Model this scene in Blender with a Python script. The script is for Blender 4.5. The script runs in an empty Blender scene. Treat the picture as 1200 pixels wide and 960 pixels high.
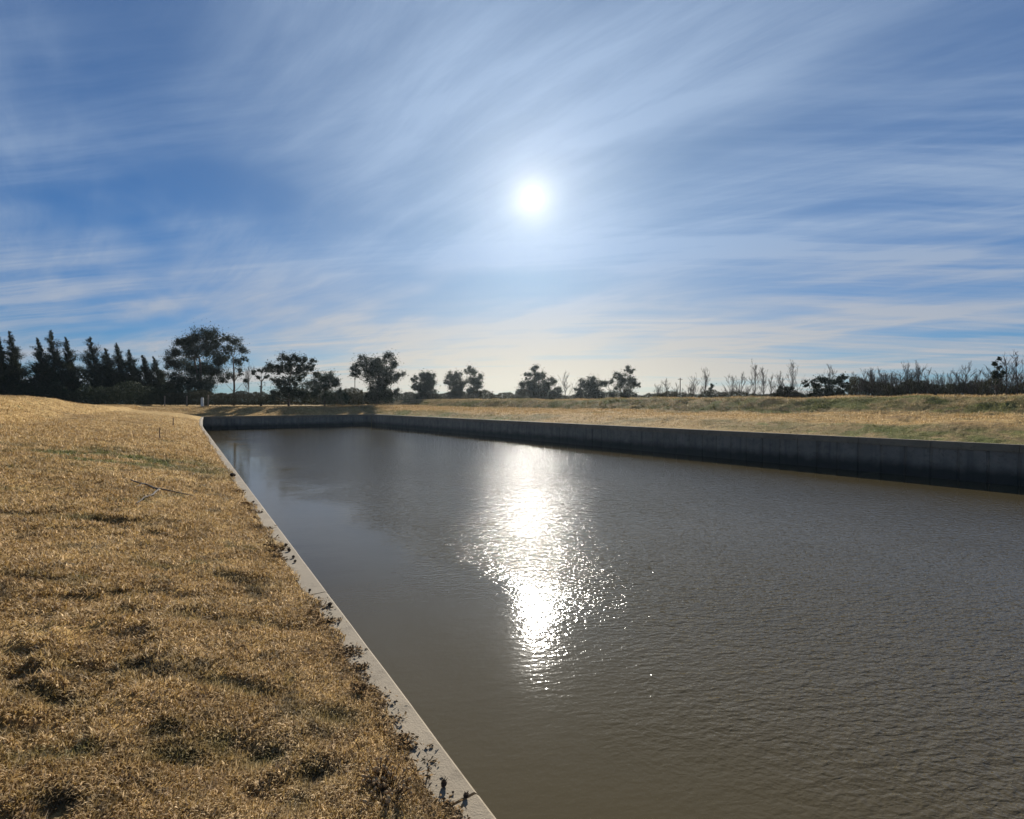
import bpy, math, random
import numpy as np
from mathutils import Vector, Matrix

rng = np.random.default_rng(7)
random.seed(7)
SC = bpy.context.scene
COL = SC.collection
R = math.radians

# ------------------------------------------------------------------ layout
F = 560.0                      # focal length in photo pixels (1200 wide)
EYE = 1.90                     # eye height over the kerb top (z = 0)
YAW = R(34.4)                  # canal axis, to the left of the view axis
PITCH = math.atan(8 / F)       # the view looks down a touch
WATER = -1.80
SEND = 77.0                    # canal length ahead of the camera
SBACK = -45.0
KW = 0.21                      # kerb (cap beam) width

def ray(px, py):
    """direction through photo pixel (px, py), unit depth along the level view axis"""
    x = (px - 600) / F; u = (480 - py) / F
    c, s = math.cos(PITCH), math.sin(PITCH)
    v = Vector((x, c + u * s, u * c - s))
    return v / v.y
def at(px, depth, z=None, py=None):
    d = ray(px, 472 if py is None else py) * depth
    return Vector((d.x, d.y, EYE + d.z if z is None else z))
def zat(py, depth):
    return EYE + ray(600, py).z * depth
CY, SY = math.cos(YAW), math.sin(YAW)
def to_ps(x, y):               # world -> (p across, s along the canal)
    return x * CY + y * SY, -x * SY + y * CY
def to_xy(p, s):
    return p * CY - s * SY, p * SY + s * CY
ROT = Matrix.Rotation(YAW, 4, 'Z')

SUNV = ray(624, 232).normalized()
SUN_EL = math.asin(SUNV.z); SUN_AZ = math.atan2(SUNV.x, SUNV.y)

def pL(s):
    s = np.asarray(s, float)
    return 1.17 + 0.9 * np.clip((s - 40) / 37, 0, 1) ** 2
def pR(s):
    s = np.asarray(s, float)
    return 30.5 - (s - 4.7) * 0.0757

# ------------------------------------------------------------------ noise
_perm = np.random.default_rng(3).random((256, 256))
def vnoise(x, y):
    x = np.asarray(x, float); y = np.asarray(y, float)
    xi = np.floor(x).astype(int); yi = np.floor(y).astype(int)
    fx = x - xi; fy = y - yi
    fx = fx * fx * (3 - 2 * fx); fy = fy * fy * (3 - 2 * fy)
    a = _perm[xi & 255, yi & 255]; b = _perm[(xi + 1) & 255, yi & 255]
    c = _perm[xi & 255, (yi + 1) & 255]; d = _perm[(xi + 1) & 255, (yi + 1) & 255]
    return (a * (1 - fx) + b * fx) * (1 - fy) + (c * (1 - fx) + d * fx) * fy
def fbm(x, y, o=4):
    t = 0; a = 0.5; n = 0
    for i in range(o):
        t = t + a * vnoise(x + 17.3 * i, y + 5.1 * i); n += a
        x = x * 2.03; y = y * 2.03; a *= 0.5
    return t / n
def sstep(a, b, x):
    t = np.clip((x - a) / (b - a), 0, 1)
    return t * t * (3 - 2 * t)

# ------------------------------------------------------------------ terrain
LQ = [-5, 0, 1, 2.5, 5.5, 7.0, 9.6, 11.0, 13.5, 19, 1e5]
LZ = [0, 0, .25, .52, .86, 1.02, 2.2, 2.38, 2.30, 1.2, 1.2]
RQ = [-5, 0, .5, 3.2, 4.2, 14.5, 16.0, 19.0, 20.2, 22, 30, 1e5]
RZ = [0, 0, .06, .55, .68, .97, 1.15, 2.25, 2.42, 2.40, 1.2, 1.2]
EQ = [-5, 0, 1.5, 4, 7, 9, 1e5]
EZ = [0, 0, .15, .55, 1.10, 1.2, 1.2]
HOLES = []                     # (x, y, rx, ry, depth) dips and steps, filled below

def base_height(x, y):
    p, s = to_ps(x, y)
    ql = pL(s) - KW - p; qr = p - (pR(s) + KW); qe = s - (SEND + KW)
    zl = np.interp(ql, LQ, LZ)
    low = np.minimum(zl, 1.45)
    zl = zl + (low - zl) * sstep(46, 74, s)
    zr = np.interp(qr, RQ, RZ); ze = np.interp(qe, EQ, EZ)
    zl = np.where(ql > 0, zl, 0); zr = np.where(qr > 0, zr, 0); ze = np.where(qe > 0, ze, 0)
    out = np.maximum(np.maximum(zl, zr), ze)
    return out, ql, qr, qe, p, s
def height(x, y, fine=True):
    z, ql, qr, qe, p, s = base_height(x, y)
    q = np.maximum(np.maximum(ql, qr), qe)
    amp = sstep(0.0, 0.9, q)
    d = np.hypot(x, y)
    near = 1 - sstep(60, 140, d)
    z = z + amp * near * (0.34 * (fbm(x * .16 + 3, y * .16 + 9, 3) - .5) + .09 * (fbm(x * .55 + 40, y * .55, 3) - .5))
    z = z + amp * near * .22 * sstep(1.5, 5, qr) * (fbm(x * .35 + 8, y * .35, 4) - .5) * 2
    if fine:
        n1 = fbm(x * 2.2 + 11, y * 2.2 + 70, 3)
        z = z - amp * near * .05 * sstep(.56, .74, n1) + amp * near * .035 * (fbm(x * 6, y * 6 + 31, 2) - .5)
        for hx, hy, rx, ry, dep in HOLES:
            ex = (x - hx) / (rx * .7); ey = (y - hy) / (ry * .65)
            wob = 1 + .5 * (vnoise(x * 3.1, y * 3.1) - .5)
            # a step: ground beyond stands up in a low lip, drops sharply towards the viewer
            z = z - .32 * dep * np.exp(-((ex * wob) ** 2)) * np.exp(-(ey * wob) ** 2)
    return z
def ground(px, py, fine=False):
    d = ray(px, py); t = 1.0
    while t < 400:
        z = EYE + d.z * t
        if z <= float(height(d.x * t, t, fine)): break
        t *= 1.01
    return Vector((d.x * t, t, float(height(d.x * t, t, True))))

for px, py, rx, ry, dep in [
    (290, 684, .34, .24, .26), (275, 676, .3, .16, .14), (20, 602, .9, .22, .22), (95, 606, .7, .18, .2), (165, 612, .7, .2, .15), (10, 549, 1.3, .3, .2), (70, 551, 1.0, .25, .16),
    (150, 528, 1.3, .35, .16), (212, 536, .9, .3, .12), (120, 572, .7, .2, .12), (110, 776, .40, .10, .15), (165, 776, .22, .13, .14),
    (55, 812, .28, .12, .16), (250, 795, .26, .1, .1), (90, 880, .16, .1, .13), (210, 890, .25, .12, .14), (270, 872, .2, .13, .15),
    (310, 885, .16, .14, .15), (370, 905, .14, .12, .14), (390, 842, .22, .12, .11), (60, 945, .14, .08, .14), (350, 945, .12, .1, .13),
    (185, 860, .16, .1, .11), (230, 722, .4, .13, .15), (175, 720, .3, .1, .12), (325, 735, .35, .1, .12), (185, 665, .4, .14, .1), (50, 680, .6, .12, .1),
    (450, 930, .1, .09, .07), (20, 785, .3, .1, .1), (290, 810, .3, .1, .1)]:
    g = ground(px, py); HOLES.append((g.x, g.y, rx, ry, dep))

# ------------------------------------------------------------------ node helpers
def new_mat(name):
    m = bpy.data.materials.new(name); m.use_nodes = True
    nt = m.node_tree; nt.nodes.clear()
    out = nt.nodes.new('ShaderNodeOutputMaterial')
    b = nt.nodes.new('ShaderNodeBsdfPrincipled')
    nt.links.new(b.outputs[0], out.inputs[0])
    return m, nt, b, out
class N:
    def __init__(s, nt): s.nt = nt
    def n(s, t, **k):
        x = s.nt.nodes.new('ShaderNode' + t)
        for a, v in k.items(): setattr(x, a, v)
        return x
    def l(s, a, b): s.nt.links.new(a, b)
    def put(s, sock, v):
        if isinstance(v, bpy.types.NodeSocket): s.l(v, sock)
        else: sock.default_value = v
    def math(s, op, a, b=0.0, c=0.0, clamp=False):
        x = s.n('Math', operation=op, use_clamp=clamp)
        s.put(x.inputs[0], a); s.put(x.inputs[1], b); s.put(x.inputs[2], c)
        return x.outputs[0]
    def mul(s, a, b): return s.math('MULTIPLY', a, b)
    def add(s, a, b): return s.math('ADD', a, b)
    def noise(s, vec, scale, detail=4.0, rough=.5, dist=0.0, dim='3D'):
        x = s.n('TexNoise', noise_dimensions=dim)
        s.l(vec, x.inputs['Vector']); x.inputs['Scale'].default_value = scale
        x.inputs['Detail'].default_value = detail; x.inputs['Roughness'].default_value = rough
        x.inputs['Distortion'].default_value = dist
        return x.outputs[0]
    def ramp(s, fac, stops, interp='LINEAR'):
        x = s.n('ValToRGB'); s.l(fac, x.inputs[0]); cr = x.color_ramp; cr.interpolation = interp
        while len(cr.elements) < len(stops): cr.elements.new(.5)
        for e, (p, c) in zip(cr.elements, stops):
            e.position = p; e.color = (c, c, c, 1) if isinstance(c, (int, float)) else (*c, 1)
        return x.outputs[0]
    def step(s, a, b, x):
        m = s.n('MapRange', interpolation_type='SMOOTHSTEP')
        s.put(m.inputs[0], x); s.put(m.inputs[1], a); s.put(m.inputs[2], b)
        return m.outputs[0]
    def mix(s, f, a, b, mode='MIX'):
        x = s.n('Mix', data_type='RGBA', blend_type=mode)
        s.put(x.inputs[0], f)
        for i, v in ((6, a), (7, b)):
            if isinstance(v, tuple) and len(v) == 3: v = (*v, 1)
            s.put(x.inputs[i], v)
        return x.outputs[2]
    def mapping(s, vec, scale=(1, 1, 1), rot=(0, 0, 0), loc=(0, 0, 0)):
        x = s.n('Mapping'); s.l(vec, x.inputs[0])
        x.inputs['Location'].default_value = loc; x.inputs['Rotation'].default_value = rot; x.inputs['Scale'].default_value = scale
        return x.outputs[0]

# ------------------------------------------------------------------ materials
def turf_color(k, pos, blade=None):
    """dry winter turf: straw, dull brown, grey dead patches and some green; real colour patches only"""
    big = k.noise(pos, .22, 3); mid = k.noise(pos, 1.3, 5, .6); fin = k.noise(pos, 9, 4, .65)
    straw = k.ramp(mid, [(.28, (.29, .185, .070)), (.48, (.40, .26, .096)), (.64, (.47, .325, .135)), (.78, (.37, .275, .13))])
    c = k.mix(k.mul(k.step(.52, .70, fin), .7), straw, (.22, .14, .07))
    gp = k.noise(k.mapping(pos, (1, 1, 1), loc=(31, 7, 0)), 1.5, 5, .62)
    c = k.mix(k.mul(k.step(.59, .70, gp), .7), c, (.085, .10, .032))
    c = k.mix(k.mul(k.step(.56, .72, big), .35), c, (.16, .105, .06))
    br = k.noise(k.mapping(pos, loc=(3, 57, 0)), 2.3, 4, .6)
    c = k.mix(k.mul(k.step(.56, .70, br), .8), c, (.085, .065, .035))
    return c

def bank_green(k, pos, c):
    """greener, rougher sward on the far bank's slopes"""
    g = k.n('NewGeometry'); sep = k.n('SeparateXYZ'); k.l(g.outputs['Normal'], sep.inputs[0])
    return c
def make_turf():
    m, nt, b, out = new_mat('dry_turf'); k = N(nt)
    pos = k.n('NewGeometry').outputs['Position']
    c = turf_color(k, pos)
    att = k.n('Attribute', attribute_name='sward'); sw = att.outputs['Fac']
    gn = k.noise(k.mapping(pos, (.6, .6, .6)), 1.0, 5, .6)
    rough_c = k.ramp(gn, [(.30, (.060, .085, .022)), (.45, (.15, .135, .05)), (.56, (.26, .19, .09)), (.68, (.12, .155, .04))])
    c = k.mix(sw, c, rough_c)
    c = k.mix(k.mul(k.step(.84, .98, sw), .6), c, (.115, .125, .028))
    k.l(c, b.inputs['Base Color']); b.inputs['Roughness'].default_value = .95
    b.inputs['Specular IOR Level'].default_value = .1
    h = k.add(k.noise(pos, 14, 5, .7), k.mul(k.noise(pos, 2.5, 4, .65), 2.0))
    bp = k.n('Bump'); bp.inputs['Strength'].default_value = .8; bp.inputs['Distance'].default_value = .08
    k.l(h, bp.inputs['Height']); k.l(bp.outputs[0], b.inputs['Normal'])
    return m
def make_blade_mat(name, rough=False):
    m, nt, b, out = new_mat(name); k = N(nt)
    geo = k.n('NewGeometry'); pos = geo.outputs['Position']; rnd = geo.outputs['Random Per Island']
    c = turf_color(k, pos)
    if rough:
        att = k.n('Attribute', attribute_name='sward'); sw = att.outputs['Fac']
        gn = k.noise(k.mapping(pos, (.6, .6, .6)), 1.0, 5, .6)
        c = k.mix(sw, c, k.ramp(gn, [(.30, (.065, .092, .024)), (.45, (.17, .15, .055)), (.56, (.28, .205, .095)), (.68, (.13, .165, .045))]))
        c = k.mix(k.mul(k.step(.84, .98, sw), .6), c, (.135, .145, .032))
    v = k.ramp(rnd, [(0, .62), (.45, 1.02), (.85, 1.25), (.93, 1.9), (1, 2.3)])
    c = k.mix(1.0, c, v, 'MULTIPLY')
    hs = k.n('HueSaturation'); k.l(c, hs.inputs['Color'])
    k.l(k.math('MULTIPLY_ADD', rnd, -.35, 1.1), hs.inputs['Saturation'])
    c = hs.outputs[0]
    k.l(c, b.inputs['Base Color']); b.inputs['Roughness'].default_value = .7
    b.inputs['Specular IOR Level'].default_value = .25
    tr = k.n('BsdfTranslucent'); k.l(c, tr.inputs[0])
    mx = k.n('MixShader'); mx.inputs[0].default_value = .38
    k.l(b.outputs[0], mx.inputs[1]); k.l(tr.outputs[0], mx.inputs[2]); k.l(mx.outputs[0], out.inputs[0])
    return m
def make_concrete(name, base, wet=False):
    m, nt, b, out = new_mat(name); k = N(nt)
    tc = k.n('TexCoord').outputs['Object']
    a = k.noise(tc, 1.2, 5, .6); f = k.noise(tc, 25, 5, .7); sp = k.noise(tc, 90, 3, .6)
    c = k.mix(k.step(.35, .7, a), tuple(x * .82 for x in base), tuple(x * 1.1 for x in base))
    c = k.mix(k.mul(k.step(.5, .75, f), .5), c, tuple(x * .62 for x in base))
    pt = k.noise(tc, 4.5, 6, .7); c = k.mix(k.mul(k.step(.52, .66, pt), .55), c, tuple(x * y for x, y in zip(base, (.5, .47, .42))))
    c = k.mix(k.mul(k.step(.6, .72, sp), .5), c, tuple(x * .45 for x in base))
    if wet:
        st = k.noise(k.mapping(tc, (2.6, 2.6, .12)), 1.0, 4, .6)
        c = k.mix(k.mul(k.step(.46, .74, st), .5), c, (.05, .047, .04))
        sep = k.n('SeparateXYZ'); k.l(tc, sep.inputs[0])
        z = k.add(sep.outputs[2], k.mul(k.add(k.noise(tc, 1.7, 4), -.5), .5))
        c = k.mix(k.mul(k.step(-.85, -1.5, z), .9), c, (.022, .024, .018))
    k.l(c, b.inputs['Base Color']); b.inputs['Roughness'].default_value = .85
    bp = k.n('Bump'); bp.inputs['Strength'].default_value = .35; bp.inputs['Distance'].default_value = .01
    k.l(k.add(f, sp), bp.inputs['Height']); k.l(bp.outputs[0], b.inputs['Normal'])
    return m
def make_water():
    m, nt, b, out = new_mat('muddy_water'); k = N(nt)
    oc = k.n('TexCoord').outputs['Object']          # x = across, y = along the canal
    sep = k.n('SeparateXYZ'); k.l(oc, sep.inputs[0])
    wob = k.add(k.noise(oc, .22, 3), -.5)
    px = k.add(sep.outputs[0], k.mul(wob, 5.0))
    lee = k.step(3.3, 6.4, px)                      # lee of the near wall lies calm
    far = k.step(28.5, 25.5, k.add(px, k.mul(sep.outputs[1], .0757)))
    gust = k.step(.30, .62, k.noise(k.mapping(oc, (1, .5, 1)), .16, 3, .5))
    amp = k.mul(k.mul(lee, k.math('MULTIPLY_ADD', far, .93, .07)), k.math('MULTIPLY_ADD', gust, .3, .7))
    amp = k.math('MULTIPLY_ADD', amp, .93, .07)
    v = k.mapping(oc, (1, 1, 1), rot=(0, 0, YAW + R(-8)))   # crests lie across the breeze
    v1 = k.mapping(v, (.45, 1.1, 1)); v2 = k.mapping(v, (.55, 1.1, 1), rot=(0, 0, R(22)))
    h = k.add(k.mul(k.noise(v1, 11.5, 2, .5, .35), .9), k.mul(k.noise(v2, 5.0, 2, .5, .2), .9))
    h = k.add(h, k.mul(k.noise(k.mapping(v, (.9, 1.0, 1)), 17.0, 2, .5), .62))
    h = k.mul(h, amp)
    slow = k.mul(k.noise(k.mapping(v, (.5, 1.2, 1)), 1.1, 2), .22)
    h = k.add(h, slow)
    bp = k.n('Bump'); bp.inputs['Strength'].default_value = 1.0; bp.inputs['Distance'].default_value = WAVE
    k.l(h, bp.inputs['Height']); k.l(bp.outputs[0], b.inputs['Normal'])
    silt = k.noise(oc, .35, 4)
    k.l(k.mix(silt, (.062, .048, .021), (.080, .062, .030)), b.inputs['Base Color'])
    b.inputs['Roughness'].default_value = .05; b.inputs['IOR'].default_value = 1.38
    return m
WAVE = .024
def make_leaf(name, dark, light, transl=.12):
    m, nt, b, out = new_mat(name); k = N(nt)
    geo = k.n('NewGeometry'); rnd = geo.outputs['Random Per Island']
    n = k.noise(geo.outputs['Position'], .7, 3)
    c = k.mix(k.add(k.mul(rnd, .55), k.mul(n, .45)), dark, light)
    k.l(c, b.inputs['Base Color']); b.inputs['Roughness'].default_value = .85; b.inputs['Specular IOR Level'].default_value = .1
    tr = k.n('BsdfTranslucent'); k.l(c, tr.inputs[0])
    mx = k.n('MixShader'); mx.inputs[0].default_value = transl
    k.l(b.outputs[0], mx.inputs[1]); k.l(tr.outputs[0], mx.inputs[2]); k.l(mx.outputs[0], out.inputs[0])
    return m
def make_bark(name, a, c2):
    m, nt, b, out = new_mat(name); k = N(nt)
    tc = k.n('NewGeometry').outputs['Position']
    n = k.noise(k.mapping(tc, (6, 6, 1.2)), 1.5, 5, .65)
    k.l(k.mix(n, a, c2), b.inputs['Base Color']); b.inputs['Roughness'].default_value = .9
    return m
def make_plain(name, a, c2, scale=8, rough=.85):
    m, nt, b, out = new_mat(name); k = N(nt)
    tc = k.n('TexCoord').outputs['Object']
    k.l(k.mix(k.step(.3, .7, k.noise(tc, scale, 5, .6)), a, c2), b.inputs['Base Color']); b.inputs['Roughness'].default_value = rough; b.inputs['Specular IOR Level'].default_value = .05
    return m

M = dict(
    turf=make_turf(), blade=make_blade_mat('dry_grass_blade'), blade_far=make_blade_mat('rough_grass_blade', True),
    cap=make_concrete('kerb_concrete', (.235, .188, .125)), wall=make_concrete('wall_concrete', (.23, .20, .155), True),
    water=make_water(),
    casu=make_leaf('casuarina_needles', (.018, .026, .016), (.05, .062, .03)),
    euca=make_leaf('eucalyptus_leaf', (.022, .032, .020), (.06, .075, .045)),
    grey=make_leaf('grey_green_leaf', (.045, .06, .035), (.10, .12, .075)),
    bush=make_leaf('scrub_leaf', (.03, .032, .018), (.075, .07, .035)),
    bark=make_bark('dark_bark', (.06, .045, .035), (.15, .12, .095)),
    pale=make_bark('pale_bark', (.12, .10, .085), (.28, .25, .21)),
    twig=make_bark('grey_twig', (.04, .030, .024), (.085, .065, .052)),
    wood=make_bark('weathered_wood', (.13, .09, .06), (.28, .22, .16)),
    dirt=make_plain('dark_clod', (.03, .022, .016), (.085, .06, .04), 30),
    leaf=make_plain('dead_leaf', (.10, .062, .028), (.30, .19, .085), 20),
    bud=make_plain('pale_bud', (.30, .20, .10), (.52, .38, .22), 40),
    white=make_plain('white_paint', (.55, .55, .52), (.7, .7, .68), 6),
    dark=make_plain('dark_sheeting', (.05, .045, .04), (.10, .09, .08), 3),
)

# ------------------------------------------------------------------ mesh builder
class MB:
    def __init__(s): s.v = []; s.f = []; s.n = 0
    def addv(s, verts, faces):
        verts = np.asarray(verts, float); s.v.append(verts)
        s.f.append([tuple(i + s.n for i in f) for f in faces]); s.n += len(verts)
    def tube(s, pts, rad, sides=6, cap=True):
        pts = [Vector(p) for p in pts]; vs = []; fs = []
        for i, p in enumerate(pts):
            d = (pts[min(i + 1, len(pts) - 1)] - pts[max(i - 1, 0)])
            d = d.normalized() if d.length > 1e-9 else Vector((0, 0, 1))
            a = d.cross(Vector((0, 0, 1)) if abs(d.z) < .9 else Vector((1, 0, 0))).normalized(); b = d.cross(a)
            for j in range(sides):
                t = 2 * math.pi * j / sides
                vs.append(p + (a * math.cos(t) + b * math.sin(t)) * rad[i])
        for i in range(len(pts) - 1):
            for j in range(sides):
                k = (j + 1) % sides
                fs.append((i * sides + j, i * sides + k, (i + 1) * sides + k, (i + 1) * sides + j))
        if cap:
            fs.append(tuple(range(sides))[::-1]); fs.append(tuple((len(pts) - 1) * sides + j for j in range(sides)))
        s.addv([tuple(v) for v in vs], fs)
    def box(s, c, d, rot=0.0):
        x, y, z = [q / 2 for q in d]; vs = []
        for sx, sy, sz in [(-1, -1, -1), (1, -1, -1), (1, 1, -1), (-1, 1, -1), (-1, -1, 1), (1, -1, 1), (1, 1, 1), (-1, 1, 1)]:
            a, b = sx * x, sy * y
            vs.append((c[0] + a * math.cos(rot) - b * math.sin(rot), c[1] + a * math.sin(rot) + b * math.cos(rot), c[2] + sz * z))
        s.addv(vs, [(0, 3, 2, 1), (4, 5, 6, 7), (0, 1, 5, 4), (1, 2, 6, 5), (2, 3, 7, 6), (3, 0, 4, 7)])
    def build(s, name, m, parent=None, smooth=False):
        v = np.concatenate(s.v) if s.v else np.zeros((0, 3))
        me = bpy.data.meshes.new(name); me.from_pydata(v.tolist(), [], [f for q in s.f for f in q]); me.materials.append(m)
        if smooth: me.polygons.foreach_set('use_smooth', [True] * len(me.polygons))
        o = bpy.data.objects.new(name, me); COL.objects.link(o)
        if parent: o.parent = parent
        return o
def quads_mesh(name, V, m, parent=None, tri_tip=False, kpts=4, attr=None):
    """V: (n, k, 3) -> n separate polygons (k = 3, 4 or 5: five = quad plus tip triangle)"""
    n, k = V.shape[:2]; me = bpy.data.meshes.new(name)
    me.vertices.add(n * k); me.vertices.foreach_set('co', V.reshape(-1).astype(np.float32))
    if k == 5:
        b = (np.arange(n) * 5)[:, None]
        idx = np.concatenate([b + [0, 1, 3, 2], b + [2, 3, 4]], 1).reshape(-1)
        starts = (np.arange(n)[:, None] * 7 + [0, 4]).reshape(-1); tot = np.tile([4, 3], n)
    else:
        idx = np.arange(n * k); starts = np.arange(n) * k; tot = np.full(n, k)
    me.loops.add(len(idx)); me.loops.foreach_set('vertex_index', idx.astype(np.int32))
    me.polygons.add(len(starts)); me.polygons.foreach_set('loop_start', starts.astype(np.int32))
    me.polygons.foreach_set('loop_total', tot.astype(np.int32))
    me.update(calc_edges=True); me.materials.append(m)
    if attr is not None:
        a = me.attributes.new('sward', 'FLOAT', 'POINT'); a.data.foreach_set('value', np.repeat(attr, k).astype(np.float32))
    o = bpy.data.objects.new(name, me); COL.objects.link(o)
    if parent: o.parent = parent
    return o
def tag(o, label=None, cat=None, group=None, kind=None):
    for a, b in (('label', label), ('category', cat), ('group', group), ('kind', kind)):
        if b: o[a] = b
    return o
def empty(name, loc, label, cat, group=None, kind=None):
    o = bpy.data.objects.new(name, None); o.empty_display_size = .3; COL.objects.link(o); o.location = loc
    return tag(o, label, cat, group, kind)

# ------------------------------------------------------------------ ground sheet
def tuft_of(x, y):
    """dark matted tufts: where the near lawn's grass is long, rank and half green"""
    t = np.zeros_like(np.asarray(x, float)); rag = .55 + .9 * fbm(x * 7 + 3, y * 7, 3)
    for hx, hy, rx, ry, dep in HOLES:
        e = ((x - hx) / (rx * .8)) ** 2 + ((y - hy) / (ry * .8)) ** 2
        t = np.maximum(t, np.exp(-e * rag * 1.3) * min(1, dep / .13))
    return t * .75 * sstep(.36, .58, fbm(x * 5 + 9, y * 5, 3))
def sward_of(x, y):
    """1 on the rough greener slopes of the banks, their shade partly put into this darker colour, 0 on mown straw turf"""
    p, s = to_ps(x, y); qr = p - (pR(s) + KW); qe = s - SEND - KW
    w = vnoise(x * .3, y * .3) * 1.2
    a = np.maximum(sstep(3.9, 3.0, qr + w - .6) * (qr > 0) * .9 * sstep(.25, .55, fbm(x * .22 + 5, y * .22, 2)), sstep(14.6, 16.2, qr + w - .6) * sstep(20.4, 19.6, qr + .4 * w - .3))
    patch = sstep(.60, .68, fbm(x * .10 + 20, y * .22 + 3, 3)) * .7
    lg = np.exp(-((x + 10.8) / 3.4) ** 2 - ((y - 12.6) / 1.5) ** 2)       # green patch of the near lawn
    return np.clip(np.maximum(np.maximum(a * np.where(s < SEND, .8, .6) + (a > .45) * .3 * sstep(.55, .66, fbm(x * .30 + 61, y * .30 + 8, 4)), patch * (qr > 0)), np.maximum(lg * sstep(.40, .6, fbm(x * 1.1, y * 1.6, 3)) * 1.3, tuft_of(x, y))), 0, 1)
def lines():
    s = [-420, -250, -150, -90, -60]; v = SBACK
    while v < -3: s.append(v); v += max(.08, min(3, -.1 * v))
    v = -3.0
    while v < 9: s.append(v); v += .06
    while v < SEND: s.append(v); v += .06 + (v - 9) * .011
    s += [SEND + KW - .002, SEND + KW]; v = SEND + KW + .25
    while v < 110: s.append(v); v += .5
    s += [115, 125, 140, 170, 230, 350, 430]
    l = []; v = 0.0
    while v < 12: l.append(v); v += .06 + v * .008
    while v < 40: l.append(v); v += .4 + (v - 12) * .05
    l += [45, 60, 90, 150, 300, 430]
    r = []; v = 0.0
    while v < 26: r.append(v); v += .28
    r += [27, 29, 33, 40, 55, 80, 130, 220, 400]
    return np.array(s), np.array(l), np.array(r)
def build_ground():
    S, L, Rr = lines(); T = np.linspace(.02, .98, 8)
    cols = len(L) + 2 + len(T) + len(Rr)
    P = np.zeros((len(S), cols)); Z = np.zeros_like(P); SS = np.repeat(S[:, None], cols, 1)
    SC_ = np.clip(S, SBACK, SEND + 2)
    l0 = pL(SC_) - KW; r0 = pR(SC_) + KW
    nl = len(L)
    P[:, :nl] = l0[:, None] - L[::-1][None, :]
    P[:, nl] = l0 + .002; P[:, nl + 1:nl + 1 + len(T)] = l0[:, None] + (r0 - l0)[:, None] * T[None, :]
    P[:, nl + 1 + len(T)] = r0 - .002
    P[:, nl + 2 + len(T):] = r0[:, None] + Rr[None, :]
    X, Y = to_xy(P, SS)
    Z = height(X, Y)
    trench = np.zeros_like(P, bool)
    inside = (S < SEND + KW - .001) & (S > -89)
    trench[np.ix_(inside, np.arange(nl, nl + 2 + len(T)))] = True
    Z[trench] = -5.0
    # ground meets the kerbs a little under their top, so the concrete stands proud
    edge = (~trench) & (Z < .001)
    Z[edge] = -.015
    n, c = P.shape
    V = np.stack([X, Y, Z], -1).reshape(-1, 3)
    i = (np.arange(n - 1)[:, None] * c + np.arange(c - 1)[None, :]).reshape(-1)
    Q = np.stack([i, i + 1, i + c + 1, i + c], 1)
    me = bpy.data.meshes.new('ground'); me.vertices.add(len(V)); me.vertices.foreach_set('co', V.reshape(-1).astype(np.float32))
    me.loops.add(Q.size); me.loops.foreach_set('vertex_index', Q.reshape(-1).astype(np.int32))
    me.polygons.add(len(Q)); me.polygons.foreach_set('loop_start', (np.arange(len(Q)) * 4).astype(np.int32)); me.polygons.foreach_set('loop_total', np.full(len(Q), 4, np.int32))
    me.update(calc_edges=True); me.materials.append(M['turf'])
    a = me.attributes.new('sward', 'FLOAT', 'POINT'); a.data.foreach_set('value', sward_of(X, Y).reshape(-1).astype(np.float32))
    o = bpy.data.objects.new('ground', me); COL.objects.link(o)
    tag(o, 'rolling dry turf banks on both sides of the canal', kind='structure')
build_ground()

# ------------------------------------------------------------------ water
def build_water():
    m = MB(); S = np.linspace(SBACK - 40, SEND + .1, 30); v = []
    for s in S: v += [(float(pL(s)) - .05, s, 0), (float(pR(s)) + .05, s, 0)]
    m.addv(v, [(2 * i, 2 * i + 1, 2 * i + 3, 2 * i + 2) for i in range(len(S) - 1)])
    o = m.build('water', M['water']); o.matrix_world = Matrix.Translation((0, 0, WATER)) @ ROT
    tag(o, 'brown canal water ruffled by a light breeze', kind='structure')
build_water()

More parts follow.
